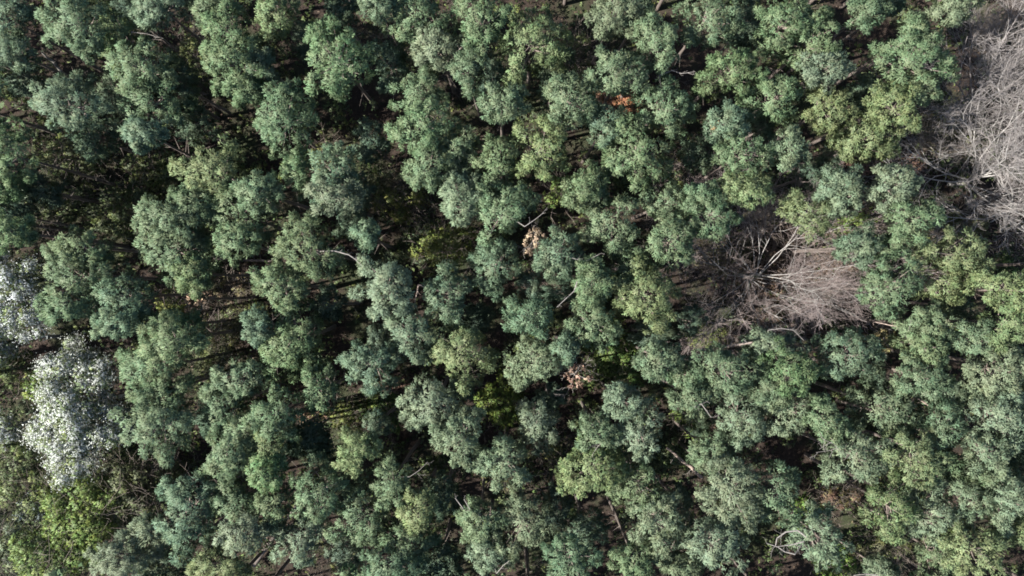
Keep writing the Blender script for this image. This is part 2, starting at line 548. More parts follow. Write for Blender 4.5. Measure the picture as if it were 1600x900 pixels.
def pine_labels():
    P = np.array([(p[0], p[1]) for p in plist])
    best = [None] * len(plist)
    for li, (nm, lx, ly) in enumerate(LANDMARKS):
        d = P - np.array([lx, ly])
        dist = np.hypot(d[:, 0], d[:, 1])
        sec = np.round(np.degrees(np.arctan2(-d[:, 1], d[:, 0])) / 45).astype(int) % 8
        for s in range(8):
            idx = [i for i in np.argsort(dist) if sec[i] == s and dist[i] > 8]
            for o, i in enumerate(idx[:8]):
                sc = o * 120 + dist[i]
                if best[i] is None or sc < best[i][0]:
                    best[i] = (sc, ORD[o], DIRS[s], nm)
    out = []
    for i, p in enumerate(plist):
        r = 0.5 * (p[2] + p[3])
        size = "small " if r < 27 else ("broad " if r > 42 else "")
        _, o, dr, nm = best[i]
        out.append(f"{size}{TONES[p[4]][1]} pine, {o} to the {dr} {nm}" if not dr in ("above", "below")
                   else f"{size}{TONES[p[4]][1]} pine, {o} {dr} {nm}")
    return out


# ------------------------------------------------------------------ ground and undergrowth (the setting)
def build_ground():
    rng = np.random.default_rng(5)
    n = 121
    g = np.linspace(-60, 60, n)
    X, Y = np.meshgrid(g, g)
    Z = 0.16 * np.sin(X * 0.31 + 1) * np.cos(Y * 0.27) + 0.08 * np.sin(X * 0.9 + Y * 0.7) + rng.uniform(-0.03, 0.03, X.shape)
    edge = np.maximum(np.abs(X), np.abs(Y)) > 59.5
    Z[edge] = 0
    V = np.stack([X.ravel(), Y.ravel(), Z.ravel()], 1)
    i = np.arange(n * n).reshape(n, n)
    a, b, c, d = i[:-1, :-1].ravel(), i[:-1, 1:].ravel(), i[1:, 1:].ravel(), i[1:, :-1].ravel()
    T = np.concatenate([np.stack([a, b, c], 1), np.stack([a, c, d], 1)])
    B = 900.0
    base = len(V)
    q = [(-60, -60), (60, -60), (60, 60), (-60, 60), (-B, -B), (B, -B), (B, B), (-B, B)]
    V = np.concatenate([V, np.array([(x, y, 0) for x, y in q], float)])
    ex = []
    for k in range(4):
        k2 = (k + 1) % 4
        ex += [(base + k, base + 4 + k, base + 4 + k2), (base + k, base + 4 + k2, base + k2)]
    T = np.concatenate([T, np.array(ex)])
    o = link("ground", mesh_from("ground", V, T, M_GROUND))
    tag(o, "brown forest floor of leaf litter and moss under the trees", "ground", kind="structure")


build_ground()


def vnoise(x, y, seed):
    r = np.random.default_rng(seed)
    s = 0
    for k in range(7):
        a = r.uniform(0, 6.28)
        f = r.uniform(0.12, 0.55)
        s = s + np.sin((x * math.cos(a) + y * math.sin(a)) * f * 2.2 + r.uniform(0, 6.28))
    return s / 7


def build_undergrowth():
    rng = np.random.default_rng(11)
    N = 20000
    p = np.stack([rng.uniform(-54, 54, N), rng.uniform(-33, 33, N), np.zeros(N)], 1)
    keep = vnoise(p[:, 0], p[:, 1], 3) + rng.normal(size=N) * 0.18 > -0.12 - 0.35 * (p[:, 0] < -22)
    p = p[keep]
    hgt = np.clip(vnoise(p[:, 0] * 2.3, p[:, 1] * 2.3, 8) * 3.2 + 0.5, 0.15, 2.4)
    p[:, 2] = rng.uniform(0.1, 1.0, len(p)) * hgt + 0.1
    nr = unit(np.array([0, 0, 1.0]) + 0.5 * rng.normal(size=p.shape))
    v, f, n = tufts(p, nr, rng, 6, 0.30, 0.17, 1.3, 0.5)
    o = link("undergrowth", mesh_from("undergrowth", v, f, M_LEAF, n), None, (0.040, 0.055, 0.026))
    tag(o, "patchy low green undergrowth on the forest floor between trunks", "undergrowth", kind="stuff")
    # fallen leaves
    N = 13000
    p = np.stack([rng.uniform(-52, 52, N), rng.uniform(-31, 31, N), rng.uniform(0.12, 0.3, N)], 1)
    v, f, n = tufts(p, np.tile([0, 0, 1.0], (N, 1)), rng, 2, 0.16, 0.14, 1.5, 0.5)
    o = link("leaf_litter", mesh_from("leaf_litter", v, f, M_DEAD, n), None, (0.036, 0.025, 0.019))
    tag(o, "loose brown fallen leaves scattered over the forest floor", "leaf litter", kind="stuff")


build_undergrowth()


def build_understorey():
    rng = np.random.default_rng(21)
    geo = []
    for i in range(520):
        x, y = rng.uniform(-51, 51), rng.uniform(-30, 30)
        if vnoise(np.array([x]), np.array([y]), 14)[0] < (-0.65 if x > -20 else -1.5) or ((x - 21) ** 2 + (y - 1) ** 2 < 40):
            continue
        for k in range(rng.integers(1, 4)):
            z = rng.uniform(0.6, 3.8)
            c = np.array([x + rng.uniform(-0.9, 0.9), y + rng.uniform(-0.9, 0.9), z])
            geo.append(clump_tufts(c, rng.uniform(0.5, 1.0), c - np.array([0, 0, 1.0]), rng, 0.36, 5, 0.26, 0.12, 0.8, 1.5, soft=0.5))
    v, f, n = join_n(geo)
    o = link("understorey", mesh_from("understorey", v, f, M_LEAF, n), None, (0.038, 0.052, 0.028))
    tag(o, "dim green understorey scrub filling the gaps under the pines", "understorey", kind="stuff")


def litter_patch(px, py, rx, ry, col, label, seed):
    r2 = np.random.default_rng(seed)
    c = at(px, py, 0)
    s = scale_at(0)
    N = int(rx * ry * 0.9)
    a, q = r2.uniform(0, 6.28, N), np.sqrt(r2.uniform(0, 1, N)) * r2.uniform(0.8, 1.2, N)
    p = np.stack([c[0] + rx * s * q * np.cos(a), c[1] + ry * s * q * np.sin(a), r2.uniform(0.2, 0.42, N)], 1)
    v, f, n = tufts(p, np.tile([0, 0, 1.0], (N, 1)), r2, 3, 0.16, 0.14, 1.5, 0.5)
    o = link("leaf_litter", mesh_from("leaf_litter", v, f, M_DEAD, n), None, col)
    tag(o, label, "leaf litter", kind="stuff")


litter_patch(970, 168, 34, 24, (0.20, 0.095, 0.05), "sunlit orange brown leaf litter patch in a gap at the upper middle", 1)  # reddish patches: litter with the sunlight on it put into the colour
litter_patch(630, 603, 40, 14, (0.10, 0.058, 0.045), "sunlit reddish leaf litter strip in the gap below the centre left", 2)
litter_patch(490, 650, 24, 14, (0.10, 0.062, 0.036), "sunlit orange litter patch beside the yellowish bush", 3)
litter_patch(1370, 258, 70, 18, (0.15, 0.09, 0.065), "sunlit pinkish brown litter strip left of the pale right-edge bare tree", 4)
litter_patch(1250, 420, 120, 90, (0.10, 0.072, 0.055), "brown leaf litter under the central bare tree", 5)


# ------------------------------------------------------------------ branching wood (bare trees, brushwood, shrubs)
def grow(p, d, L, r, lvl, maxl, rng, out, wig=0.22, kids=(9, 8, 5), up=0.10, spread=0.75, ratio=0.5):
    n = 5 if lvl == 0 else (4 if lvl == 1 else (3 if lvl == 2 else 2))
    pts = [p]
    dd = d
    for k in range(n):
        dd = unit(dd + rng.normal(size=3) * wig + np.array([0, 0, up]))
        pts.append(pts[-1] + dd * L / n)
    rr = [r * (1 - 0.75 * k / n) for k in range(n + 1)]
    for k in range(n):
        out.append((pts[k], pts[k + 1], rr[k], rr[k + 1], lvl))
    if lvl < maxl:
        nk = kids[min(lvl, len(kids) - 1)]
        for j in range(nk):
            t = 0.22 + 0.78 * (j + rng.uniform(0, 0.9)) / nk
            k = min(n - 1, int(t * n))
            q = pts[k] + (pts[k + 1] - pts[k]) * (t * n - k)
            dk = unit(pts[k + 1] - pts[k])
            side = unit(np.cross(dk, rng.normal(size=3)))
            grow(q, unit(dk * (1 - 0.3 * spread) + side * spread), L * ratio * rng.uniform(0.7, 1.2) * (1.15 - 0.45 * t), max(rr[k] * 0.6, 0.008), lvl + 1, maxl, rng, out, wig, kids, up, spread, ratio)
    return out


def segs_mesh(name, segs, mat, sides=3):
    v, f = tubes([s[0] for s in segs], [s[1] for s in segs], [s[2] for s in segs], [s[3] for s in segs], sides)
    return mesh_from(name, v, f, mat)


LIMBS = {}


def bare_tree(bx, by, height, crown_r, rng, label, group, wood, twig, nlimb=9, fork=0.42, flat=0.9, tmin=0.009, kids=(9, 8, 5), shapes=None, spread=0.6, lr=0.07):
    """SHAPES: a set of limb meshes (by material) that trees of one sort share"""
    b = at(bx, by, 0)
    t = empty("bare_tree", b)
    tag(t, label, "bare tree", group)
    zf = height * fork
    tz = np.linspace(0, zf, 6)
    tp = np.stack([0.12 * np.sin(tz), 0.1 * np.cos(tz * 1.3) - 0.1, tz], 1)
    link("trunk", mesh_from("trunk", *polyline(tp, np.linspace(0.2, 0.13, 6), 8), wood), t)
    lead_mesh = None
    for i in range(nlimb):
        a = i * 2.4 + rng.uniform(-0.3, 0.3)
        tilt = (0.45 + 0.55 * ((i * 0.618) % 1)) * flat if i else 0.15
        key = (shapes, i % 9)
        if shapes is None or key not in LIMBS:
            d = np.array([math.sin(tilt), 0, math.cos(tilt)])
            L = (height - zf) * rng.uniform(0.85, 1.1)
            L = min(L / max(0.55, math.cos(tilt)), crown_r * 1.5)
            segs = grow(np.zeros(3), unit(d), L, lr, 0, 3, rng, [], 0.17, kids, 0.10, 0.62, 0.46)
            segs = [(q[0], q[1], max(q[2], tmin), max(q[3], tmin * 0.7), q[4]) for q in segs]
            LIMBS[key] = (segs_mesh("limb", [q for q in segs if q[4] <= 1], wood, 5), segs_mesh("twigs", [q for q in segs if q[4] > 1], twig, 3))
        z = zf * (1 - spread * ((i * 0.3819) % 1))
        lm = link("limb", LIMBS[key][0], t, None, (np.interp(z, tz, tp[:, 0]), np.interp(z, tz, tp[:, 1]), z))
        lm.rotation_euler = (0, 0, a)
        link("twigs", LIMBS[key][1], lm)
    return t


# ------------------------------------------------------------------ the pines
rng = np.random.default_rng(2024)
labels = pine_labels()
pines = []
for (px, py, rx, ry, tn), lb in zip(plist, labels):
    t, zc, off, r = pine(px, py, rx, ry, tn, rng)
    tag(t, lb, "pine tree", "pine trees of the wood seen from above")
    pines.append((t, px, py, zc))

# dead branches that stick out of the pines: parts of the nearest pine
DEADB = [
    ([(522, 392), (545, 398), (555, 405), (567, 417)], 'w', 0.07), ([(902, 440), (897, 455), (885, 466), (870, 480)], 'w', 0.06),
    ([(885, 400), (900, 405), (915, 408), (935, 398)], 'w', 0.055), ([(1030, 118), (1050, 110), (1065, 115), (1086, 112)], 'w', 0.06),
    ([(1255, 333), (1265, 332), (1277, 338), (1294, 336)], 'w', 0.055),
    ([(1212, 852), (1214, 841), (1228, 831), (1247, 829), (1261, 840)], 'w', 0.10), ([(1214, 854), (1238, 851), (1256, 846)], 'w', 0.08),
    ([(1198, 849), (1216, 855), (1226, 862), (1242, 866)], 'w', 0.07), ([(1085, 636), (1096, 631), (1104, 642), (1111, 652)], 'w', 0.06),
    ([(940, 692), (932, 700), (925, 712)], 'w', 0.04), ([(998, 760), (1008, 770), (1021, 786)], 'w', 0.045), 
    ([(1302, 690), (1292, 694), (1280, 702)], 'w', 0.03), ([(1306, 696), (1290, 688), (1284, 684)], 'w', 0.03), ([(1308, 700), (1296, 704), (1275, 707)], 'w', 0.03),
    ([(1550, 784), (1560, 795), (1570, 808)], 'p', 0.06), ([(1487, 819), (1497, 828), (1508, 839)], 'p', 0.10), ([(1505, 808), (1522, 822), (1540, 836)], 'p', 0.07),
    ([(1368, 503), (1390, 508), (1412, 512), (1433, 509)], 'p', 0.10),
    ([(1420, 516), (1424, 500)], 'w', 0.03),
    ([(711, 778), (724, 795)], 'w', 0.06), ([(725, 780), (735, 797), (751, 808)], 'w', 0.07), 
    ([(776, 896), (786, 884), (796, 876)], 'w', 0.06), ([(1334, 899), (1352, 897), (1372, 899)], 'w', 0.09),
    ([(912, 371), (922, 365), (930, 362)], 'p', 0.12), 
    ([(654, 445), (651, 460), (648, 474)], 'p', 0.08), 
    ([(1200, 516), (1220, 513), (1240, 516), (1256, 532)], 'w', 0.05), ([(1040, 543), (1055, 552), (1066, 562), (1076, 572)], 'p', 0.11),
    ([(205, 50), (230, 53), (255, 60)], 'w', 0.035), ([(820, 354), (836, 343), (850, 332)], 'w', 0.045), 
    ([(550, 880), (430, 880)], 'x', 0),
    ([(640, 745), (655, 735), (668, 722)], 'w', 0.03), 

    ([(175, 480), (184, 500), (186, 520)], 'p', 0.07), 
    ([(1430, 620), (1445, 630), (1460, 641)], 'p', 0.08), 
]
for pts, kind, rr in DEADB:
    if kind == 'x':
        continue
    mx, my = pts[0]
    best = min(pines, key=lambda q: min(math.hypot(q[1] - x, q[2] - y) for x, y in (pts[0], pts[-1])) - (30 if q[3] > 14 else 0))
    t, _, _, zc = best
    W3 = [at(x, y, zc + 0.6 + (0.25 if kind == 'w' else -2.0)) for x, y in pts]
    # root the branch back at its own tree's trunk
    rootp = np.array([t.location[0], t.location[1], zc - 1.0])
    if math.hypot(W3[0][0] - rootp[0], W3[0][1] - rootp[1]) > math.hypot(W3[-1][0] - rootp[0], W3[-1][1] - rootp[1]):
        W3 = W3[::-1]
    W3 = [rootp] + W3
    rad = [rr * 0.8] + list(np.linspace(rr * 0.75, rr * 0.35, len(W3) - 1))
    loc = np.array(t.location)
    P = [w - loc for w in W3]
    parts = [polyline(P, rad, 6)]
    r2 = np.random.default_rng(int(mx * 7 + my))
    for k in range(1, len(P)):
        for j in range(1):
            dirv = unit(unit(P[k] - P[k - 1]) + 0.9 * r2.normal(size=3) * np.array([1, 1, 0.4]))
            sg = grow(P[k - 1] + (P[k] - P[k - 1]) * r2.uniform(0.4, 1), dirv, r2.uniform(0.4, 1.0), 0.02, 1, 2, r2, [], 0.3, (3, 3))
            parts.append(tubes([s[0] for s in sg], [s[1] for s in sg], [max(s[2], 0.01) for s in sg], [max(s[3], 0.008) for s in sg], 3))
    v, f = join(*parts)
    link("dead_branch", mesh_from("dead_branch", v, f, M_DEADWOOD if kind == 'w' else M_PINKWOOD), t)

# ------------------------------------------------------------------ bare deciduous trees
brng = np.random.default_rng(77)
bare_tree(1156, 430, 15.5, 7.5, brng, "leafless tree with pale limbs fanning out among the pines, right of centre", None, M_GREYBARK, M_TWIG, 21, 0.42, 1.35, kids=(12, 9, 5), spread=0.8, lr=0.042, tmin=0.008)
RG = "bare trees along the right edge"
bare_tree(1478, 178, 16, 6.8, brng, "brownish leafless tree spreading over the top right corner area", RG, M_PALETWIG, M_PALETWIG, 12, 0.34, 1.2, kids=(10, 8, 4), shapes="brown")
bare_tree(1482, 288, 17, 6.8, brng, "leafless tree with thick whitish limbs at the right edge, below the brown one", RG, M_GREYBARK, M_PALETWIG, 13, 0.30, 1.25, kids=(9, 8, 4), shapes="pale", lr=0.085)
bare_tree(1545, 120, 15, 5.5, brng, "brown leafless tree cut by the right edge behind the other bare trees", RG, M_PALETWIG, M_PALETWIG, 13, 0.34, 1.1, shapes="brown")
bare_tree(1545, 225, 16, 5.5, brng, "pale leafless tree cut by the right edge, between the brown and the whitish one", RG, M_GREYBARK, M_PALETWIG, 13, 0.32, 1.1, shapes="pale")
bare_tree(1540, 335, 15, 5.5, brng, "pale leafless tree cut by the right edge, lowest of the bare trees there", RG, M_GREYBARK, M_PALETWIG, 13, 0.32, 1.1, shapes="pale")


# ------------------------------------------------------------------ trees in blossom
def blossom_tree(px, py, rx, ry, zc, label, rng, white=1.0, col=(0.37, 0.382, 0.362), dens=1.0):
    c = at(px, py, zc)
    s = scale_at(zc)
    ax, ay = rx * s, ry * s
    r = 0.5 * (ax + ay)
    t = empty("blossoming_tree", (c[0], c[1], 0))
    tag(t, label, "blossoming tree", "trees in white blossom on the left side")
    n = int(40 * dens)
    clumps = crown_clumps(ax, ay, r * 0.5, r * 0.6, rng, n)
    leaf, whites = [], []
    for i, (p, rc, rho, th) in enumerate(clumps):
        rc = rc * 0.85 + 0.22
        leaf.append(clump_tufts(p * 0.95, rc * 0.85, np.array([0, 0, -r * 0.5]), rng, 0.30, 6, 0.2, 0.11, 0.9, 1.3))
        if rng.uniform() < (1.0 if p[0] < 0.35 * ax else 0.75) * white:
            m = max(24, int(165 * rc * rc / 0.4))
            d = unit(rng.normal(size=(m, 3)) + np.array([0, 0, 0.3]) + 0.4 * unit(p))
            pos = p + d * rc * rng.uniform(0.5, 1.25, (m, 1)) * (0.75 + 0.5 * np.sin(d[:, :1] * 9 + p[0] * 4) * np.sin(d[:, 1:2] * 9 + p[1] * 4))
            whites.append(tufts(pos, d, rng, 4, 0.072, 0.066, 1.5, 0.85))
    off = np.array([0, 0, zc])
    v, f, nn = join_n(leaf)
    cr = link("crown", mesh_from("crown", v, f, M_LEAF, nn), t, (0.085, 0.105, 0.062), off)
    half = [whites[i::4] for i in range(4)]
    for hw in half:
        v, f, nn = join_n(hw)
        link("blossom", mesh_from("blossom", v, f, M_PETAL, nn), cr, col)
    tp = np.array([(0, 0, 0), (0.15, 0.1, zc * 0.3), (0, 0.2, zc * 0.6), (0.05, 0, zc * 0.95)])
    parts = [polyline(tp, [0.2, 0.17, 0.13, 0.06], 7)]
    P0, P1 = [], []
    for (p, rc, rho, th) in clumps:
        q = np.array([0, 0.1, zc * 0.62 + rng.uniform(0, 0.25) * zc])
        P0.append(q)
        P1.append(off + p)
    parts.append(tubes(P0, P1, np.full(len(P0), 0.05), np.full(len(P0), 0.012), 4))
    link("trunk", mesh_from("trunk", *join(*parts), M_GREYBARK), t)
    return t


wr = np.random.default_rng(9)
blossom_tree(124, 640, 72, 102, 14.2, "big tree covered in white blossom near the left edge, lower half", wr)
blossom_tree(14, 462, 58, 72, 13.5, "bluish white blossoming tree cut by the left edge, above the biggest one", wr, 0.8, (0.36, 0.38, 0.385), 0.75)
blossom_tree(6, 535, 24, 34, 8.5, "small blossoming crown at the left edge under the bluish white one", wr, 0.8, (0.36, 0.38, 0.385), 0.5)
blossom_tree(8, 672, 22, 28, 7.5, "small patch of white blossom on the left edge beside the biggest one", wr, 0.8, (0.32, 0.34, 0.35), 0.45)
blossom_tree(48, 805, 30, 26, 6.5, "low greyish white budding crown beside the bright green thicket", wr, 0.6, (0.22, 0.26, 0.28), 0.5)


# ------------------------------------------------------------------ dead brown pine crowns
def dead_pine(px, py, rx, ry, zc, col, label, rng, bare=5):
    c = at(px, py, zc)
    s = scale_at(zc)
    ax, ay = rx * s, ry * s
    r = 0.5 * (ax + ay)
    t = empty("dead_pine", (c[0], c[1], 0))
    tag(t, label, "dead pine")
    cl = crown_clumps(ax, ay, r * 0.8, r * 0.8, rng, 8)
    geo = [clump_tufts(p, rc * 0.8, np.array([0, 0, -0.5]), rng, 0.24, 8, 0.22, 0.08) for p, rc, a, b in cl]
    v, f, n = join_n(geo)
    link("crown", mesh_from("crown", v, f, M_DEAD, n), t, col, (0, 0, zc))
    tp = np.array([(0, 0, 0), (0.1, 0, zc * 0.5), (0, 0.05, zc + r * 0.4)])
    link("trunk", mesh_from("trunk", *polyline(tp, [0.16, 0.11, 0.04], 6), M_BARK), t)
    for i in range(bare):
        a = rng.uniform(0, 6.28)
        sg = grow(np.array([0, 0, zc - rng.uniform(0, 1.5)]), unit(np.array([math.cos(a), math.sin(a), rng.uniform(-0.1, 0.4)])), r * rng.uniform(1.3, 2.0), 0.04, 0, 2, rng, [], 0.3, (4, 3))
        sg = [(q[0], q[1], max(q[2], 0.012), max(q[3], 0.01), q[4]) for q in sg]
        link("dead_branch", segs_mesh("dead_branch", sg, M_DEADWOOD, 4), t)


dr = np.random.default_rng(31)
dead_pine(310, 468, 21, 16, 14, (0.19, 0.135, 0.095), "dead pine with a tan crown in the dark gap on the left", dr, 6)
dead_pine(834, 374, 20, 18, 15, (0.20, 0.15, 0.105), "dead pine with a sandy tan crown just above the centre", dr, 7)
dead_pine(899, 586, 22, 24, 14, (0.17, 0.11, 0.085), "dead pine with a reddish brown crown just below the centre", dr, 7)
dead_pine(1382, 532, 13, 22, 13, (0.22, 0.19, 0.09), "thin straw-coloured dead sapling beside a reddish trunk right of centre", dr, 3)
dead_pine(1122, 199, 9, 6, 14.5, (0.26, 0.19, 0.11), "tiny tan dead top among pines in the upper right half", dr, 2)
dead_pine(940, 148, 10, 9, 8, (0.2, 0.11, 0.07), "tiny brown dead top beside the sunlit litter patch", dr, 2)


# ------------------------------------------------------------------ shrubs, thickets and saplings in the gaps
def shrub(px, py, rx, ry, z, col, label, rng, leafy=1.0, twigs=60, name="shrub", wood=None, cat="shrub", gap=0.26):
    c = at(px, py, z)
    s = scale_at(z)
    ax, ay = rx * s, ry * s
    r = 0.5 * (ax + ay)
    t = empty(name, (c[0], c[1], 0))
    tag(t, label, cat, "shrubs in the gaps of the wood")
    cl = crown_clumps(ax, ay, r * 0.5, r * 0.4, rng, int(9 + 5 * r))
    if leafy > 0:
        geo = []
        for p, rc, a, b in cl:
            if rng.uniform() < leafy or not geo:
                geo.append(clump_tufts(p, rc * 1.2, np.array([0, 0, -r]), rng, gap, 6, 0.22, 0.10, 0.8, 1.4, soft=0.7))
        v, f, n = join_n(geo)
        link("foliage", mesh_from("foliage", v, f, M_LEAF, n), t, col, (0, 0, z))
    segs = []
    for i in range(twigs):
        a = rng.uniform(0, 6.28)
        e = cl[i % len(cl)][0] * np.array([1, 1, 1]) + np.array([0, 0, z])
        q = np.array([rng.uniform(-0.25, 0.25) * ax, rng.uniform(-0.25, 0.25) * ay, 0.02])
        d = e - q
        grow(q, unit(d), np.linalg.norm(d) * rng.uniform(0.95, 1.3), 0.035, 1, 3, rng, segs, 0.15, (5, 3, 3), 0.02, 0.6, 0.5)
    segs = [(q[0], q[1], max(q[2], 0.011), max(q[3], 0.009), q[4]) for q in segs]
    link("stem", segs_mesh("stem", segs, wood or M_BRUSH, 3), t)
    return t


sr = np.random.default_rng(55)
BR = (0.085, 0.122, 0.038)
YG = (0.085, 0.10, 0.03)
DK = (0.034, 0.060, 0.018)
OL = (0.085, 0.09, 0.03)
SHRUBS = [
    (135, 812, 64, 56, 8, BR, "bright green leafy thicket at lower left below the white blossom", 1, 14),
    (70, 876, 50, 38, 8.5, (0.080, 0.114, 0.042), "bright yellowish green bush on the bottom edge near the left corner", 1, 12),
    (195, 768, 66, 44, 7, (0.085, 0.095, 0.06), "grey twiggy half-leafed bush right of the bright green thicket", 0.7, 46),
    (30, 740, 50, 48, 7, (0.08, 0.10, 0.05), "greyish green bush at the left edge under the white blossom", 0.95, 20),
    (58, 606, 16, 24, 4, BR, "small bright green bush tucked beside the big white blossom's left flank", 1, 6),
    (105, 765, 44, 30, 7, (0.085, 0.11, 0.04), "soft green bush right below the biggest white blossom", 0.9, 14),
    (100, 845, 44, 36, 7, (0.080, 0.112, 0.042), "green leafy bush between the bottom left bushes and the bright thicket", 1, 10),
    (210, 815, 40, 30, 6, (0.075, 0.098, 0.045), "muted green bush on the right of the bright green thicket", 0.9, 12),
    (15, 855, 40, 44, 7, (0.07, 0.085, 0.06), "grey-green bush in the bottom left corner", 0.9, 16),
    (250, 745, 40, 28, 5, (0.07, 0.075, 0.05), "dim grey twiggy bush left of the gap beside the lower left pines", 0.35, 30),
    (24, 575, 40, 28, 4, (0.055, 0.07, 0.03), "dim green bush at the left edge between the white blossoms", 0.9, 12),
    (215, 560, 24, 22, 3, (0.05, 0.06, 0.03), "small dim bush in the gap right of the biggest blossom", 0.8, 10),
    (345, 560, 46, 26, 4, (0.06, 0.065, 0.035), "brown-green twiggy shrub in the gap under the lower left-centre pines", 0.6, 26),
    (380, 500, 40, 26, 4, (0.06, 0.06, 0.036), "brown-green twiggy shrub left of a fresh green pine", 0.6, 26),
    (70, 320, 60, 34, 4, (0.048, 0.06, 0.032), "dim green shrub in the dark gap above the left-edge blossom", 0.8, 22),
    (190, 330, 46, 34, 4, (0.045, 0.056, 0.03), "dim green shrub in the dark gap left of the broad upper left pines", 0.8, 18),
    (700, 385, 50, 30, 5, YG, "yellow-green twiggy shrub in the gap left of the centre", 0.65, 34),
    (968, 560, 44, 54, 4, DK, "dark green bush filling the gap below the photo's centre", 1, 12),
    (780, 628, 36, 40, 3.5, (0.06, 0.085, 0.02), "olive green bush in the gap below a yellowish pine", 1, 10),
    (545, 650, 38, 26, 3.5, (0.078, 0.088, 0.028), "yellowish bush in the sunlit gap in the lower left half", 0.8, 16),
    (602, 640, 38, 32, 3.5, DK, "green bush beside the yellowish bush, on its right", 1, 12),
    (620, 318, 44, 30, 4, OL, "olive twiggy shrub in the dark gap above the yellow-green one", 0.5, 28),
    (890, 300, 34, 26, 5, BR, "fresh green bush peeping out between pines above the centre", 1, 8),
    (1082, 658, 26, 22, 4, (0.07, 0.1, 0.025), "small green bush in a brown gap under the leaning dead branch", 1, 8),
    (1110, 525, 30, 24, 4, (0.085, 0.10, 0.03), "olive green bush at the foot of the central bare tree", 0.9, 14),
    (1335, 348, 28, 18, 5, BR, "fresh green bush between the pines upper right of the bare tree", 1, 8),
    (1566, 412, 20, 17, 3.5, (0.03, 0.06, 0.025), "small dark conifer-like bush below the bare trees at the right edge", 1, 6),
    (1255, 800, 30, 24, 3.5, (0.06, 0.10, 0.02), "green bush in the dark gap above the curved white branch", 1, 8),
    (1300, 880, 28, 28, 3.5, (0.06, 0.10, 0.02), "green bush on the bottom edge beside the curved white branch", 1, 8),
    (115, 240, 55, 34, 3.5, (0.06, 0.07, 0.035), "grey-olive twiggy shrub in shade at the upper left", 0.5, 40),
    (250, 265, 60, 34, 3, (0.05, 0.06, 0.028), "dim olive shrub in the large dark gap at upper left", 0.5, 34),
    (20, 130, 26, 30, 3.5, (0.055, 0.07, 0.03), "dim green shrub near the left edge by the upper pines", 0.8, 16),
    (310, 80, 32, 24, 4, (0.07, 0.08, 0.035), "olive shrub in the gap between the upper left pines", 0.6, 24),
    (270, 475, 24, 24, 4, OL, "olive shrub touching the tan dead crown on its left", 0.7, 18),
    (330, 520, 40, 30, 3.5, (0.085, 0.07, 0.04), "brownish twiggy shrub below the tan dead crown at left", 0.35, 34),
    (370, 450, 34, 26, 3, (0.08, 0.06, 0.04), "brown bare shrub right of the tan dead crown at left", 0.2, 34),
    (505, 250, 24, 22, 4, OL, "olive shrub in a gap under the fresh green upper pine", 0.7, 14),
    (630, 60, 26, 26, 4, (0.07, 0.075, 0.03), "olive-brown speckled shrub near the top edge left of centre", 0.6, 22),
    (670, 105, 34, 22, 4, (0.075, 0.07, 0.035), "brown-olive shrub under the pale pine near the top edge", 0.5, 28),
    (1470, 215, 44, 28, 4, (0.08, 0.075, 0.045), "brown twiggy shrub at the foot of the right edge's bare trees", 0.15, 44),
    (1130, 400, 46, 30, 4, (0.09, 0.075, 0.045), "brown twiggy shrub left of the central bare tree", 0.25, 44),
    (1290, 460, 46, 34, 4, (0.10, 0.08, 0.05), "reddish brown twiggy shrub right of the central bare tree", 0.25, 50),
    (1200, 330, 40, 26, 4, (0.09, 0.075, 0.045), "brown twiggy shrub above the central bare tree", 0.25, 40),
    (1500, 360, 50, 26, 4, (0.075, 0.08, 0.045), "grey-brown twiggy shrub beneath the lowest right-edge bare tree", 0.3, 44),
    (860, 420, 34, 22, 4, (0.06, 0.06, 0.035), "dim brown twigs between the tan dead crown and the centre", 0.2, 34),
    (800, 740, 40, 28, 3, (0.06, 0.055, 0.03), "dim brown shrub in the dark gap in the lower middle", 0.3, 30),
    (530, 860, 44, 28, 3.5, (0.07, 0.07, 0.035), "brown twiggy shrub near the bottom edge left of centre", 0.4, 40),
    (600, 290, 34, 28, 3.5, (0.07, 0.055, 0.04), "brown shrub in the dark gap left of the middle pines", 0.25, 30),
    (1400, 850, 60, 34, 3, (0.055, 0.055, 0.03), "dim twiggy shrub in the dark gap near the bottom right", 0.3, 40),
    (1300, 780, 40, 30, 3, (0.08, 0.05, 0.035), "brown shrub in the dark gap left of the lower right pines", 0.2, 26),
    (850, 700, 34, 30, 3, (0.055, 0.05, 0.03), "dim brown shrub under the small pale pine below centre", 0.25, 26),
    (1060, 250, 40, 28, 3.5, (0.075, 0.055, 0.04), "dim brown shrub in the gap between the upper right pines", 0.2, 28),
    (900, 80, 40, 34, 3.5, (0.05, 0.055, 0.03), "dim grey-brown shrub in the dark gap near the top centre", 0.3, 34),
    (1510, 630, 34, 22, 4, (0.075, 0.07, 0.035), "brown twiggy shrub in a gap among the right-hand pale pines", 0.3, 26),
    (1560, 30, 40, 26, 5, (0.05, 0.055, 0.045), "dark purplish twiggy bush in the top right corner", 0.2, 44),
]
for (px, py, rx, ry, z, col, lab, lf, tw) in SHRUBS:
    shrub(px, py, rx, ry, z, col, lab, sr, lf, tw)


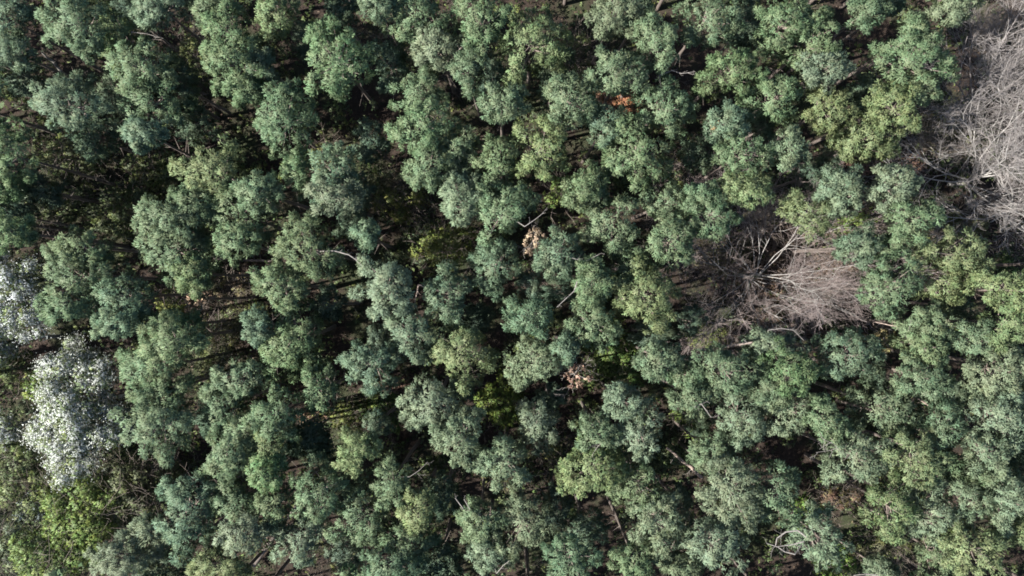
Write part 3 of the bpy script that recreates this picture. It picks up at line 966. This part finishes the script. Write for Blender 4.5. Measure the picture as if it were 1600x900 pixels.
# ------------------------------------------------------------------ leaning and fallen trunks, and one trunk's cast shadow built as a bar
def log(name, a, b, za, zb, r0, r1, mat, label, cat, stubs=6):
    A, B = at(*a, za), at(*b, zb)
    o = empty(name, (A[0], A[1], 0))
    tag(o, label, cat)
    base = np.array([A[0], A[1], 0])
    k = np.linspace(0, 1, 7)[:, None]
    r2 = np.random.default_rng(int(a[0]))
    P = (A - base) * (1 - k) + (B - base) * k + np.concatenate([np.zeros((1, 3)), r2.normal(size=(5, 3)) * 0.05, np.zeros((1, 3))])
    link("trunk", mesh_from("trunk", *polyline(P, np.linspace(r0, r1, 7), 8), mat), o)
    for i in range(stubs):
        t = r2.uniform(0.25, 0.95)
        q = P[0] + (P[-1] - P[0]) * t
        d = unit(np.cross(P[-1] - P[0], r2.normal(size=3)))
        sg = grow(q, d, r2.uniform(0.4, 1.3), 0.03, 1, 2, r2, [], 0.25, (3, 3))
        link("dead_branch", segs_mesh("dead_branch", [(s[0], s[1], max(s[2], .012), max(s[3], .01), s[4]) for s in sg], M_DEADWOOD, 4), o)


log("leaning_trunk", (112, 126), (66, 82), 6.5, 9, 0.13, 0.09, M_DEADWOOD, "pale slender leaning dead trunk in the gap near the top left corner", "dead trunk", 3)
log("leaning_trunk", (1098, 547), (1175, 535), 13.0, 17.2, 0.12, 0.07, M_BARK, "pinkish leaning trunk pointing right below the central bare tree", "dead trunk", 4)
log("leaning_trunk", (1097, 746), (1042, 700), 8, 8.5, 0.16, 0.10, M_PINKWOOD, "dark pinkish leaning trunk across the gap in the lower middle right", "dead trunk", 4)
log("trunk_or_shadow", (396, 884), (472, 776), 1.0, 1.6, 0.22, 0.15, M_BARK, "dark fallen trunk lying diagonally in shade near the bottom left middle", "fallen trunk", 5)
log("leaning_trunk", (682, 118), (738, 56), 1.5, 5, 0.16, 0.09, M_BARK, "dark thin bar slanting through the gap near the top edge", "dead trunk", 4)  # slim dark bar rising across the gap
log("trunk_or_shadow", (335, 404), (425, 408), 0.4, 0.6, 0.17, 0.10, M_BARK, "dark fallen trunk lying level above the tan dead crown at left", "fallen trunk", 4)  # a trunk's shadow on the floor, built as a dark bar
log("trunk_or_shadow", (1298, 762), (1352, 745), 0.5, 0.8, 0.14, 0.08, M_BARK, "dark fallen trunk in the brown gap at lower right", "fallen trunk", 3)


# ------------------------------------------------------------------ brushwood: bare saplings and sticks nobody could count
def build_brushwood():
    r2 = np.random.default_rng(101)
    segs = []
    for i in range(200):
        x, y = r2.uniform(-50, 50), r2.uniform(-29, 29)
        L = r2.uniform(1.0, 3.4)
        d = unit(np.array([r2.normal() * 0.6, r2.normal() * 0.6, 1.0 if r2.uniform() < 0.7 else 0.12]))
        grow(np.array([x, y, 0.05]), d, L, 0.03, 1, 3, r2, segs, 0.22, (5, 4, 4), 0.02, 0.7, 0.5)
    segs = [(s[0], s[1], max(s[2], 0.012), max(s[3], 0.01), s[4]) for s in segs]
    o = link("brushwood", segs_mesh("brushwood", segs, M_BRUSH, 3))
    tag(o, "thin bare brushwood and sticks rising from the forest floor", "brushwood", kind="stuff")


build_brushwood()


build_understorey()


# ------------------------------------------------------------------ unseen wood beyond the frame, opened and broadened to steer sun and shade
def build_beyond():
    r2 = np.random.default_rng(404)
    parts, tr = [], []
    xs, ys = np.arange(-60, 52, 4.4), np.arange(-34, 35, 4.4)
    for x in xs:
        for y in ys:
            X, Y = x + r2.uniform(-1, 1), y + r2.uniform(-1, 1)
            if abs(X) < 41.5 and abs(Y) < 24.6:
                continue
            if X < -40 and -22 < Y < 3 and X > -44:  # left open so the sun reaches the blossoming tree
                continue
            if X < -36 and Y < -11 and X > -57:  # left open so the sun reaches the lower left bushes
                continue
            if X > 40 and 3 < Y < 24:
                continue
            zc = 16 + r2.uniform(-1, 1)
            c0 = np.array([X, Y, zc])
            for (p, rc, a, b) in crown_clumps(2.5, 2.5, 2.0, 2.0, r2, 9):  # crowns broadened to shade the floor inside the frame
                parts.append(clump_tufts(c0 + p, rc * 1.15, c0, r2, 0.52, 5, 0.45, 0.34))
            tr.append(polyline([(X, Y, 0), (X + 0.1, Y, 9), (X, Y, 17)], [0.2, 0.14, 0.05], 5))
    v, f, n = join_n(parts)
    o = link("surrounding_forest", mesh_from("surrounding_forest", v, f, M_NEEDLE, n), None, TONES['g'][0])
    tag(o, "unseen mass of further pines carrying the wood on beyond the frame", "forest", kind="stuff")
    v, f = join(*tr)
    o2 = link("trunk", mesh_from("trunk", v, f, M_BARK), o)
    o2["kind"] = "stuff"


build_beyond()
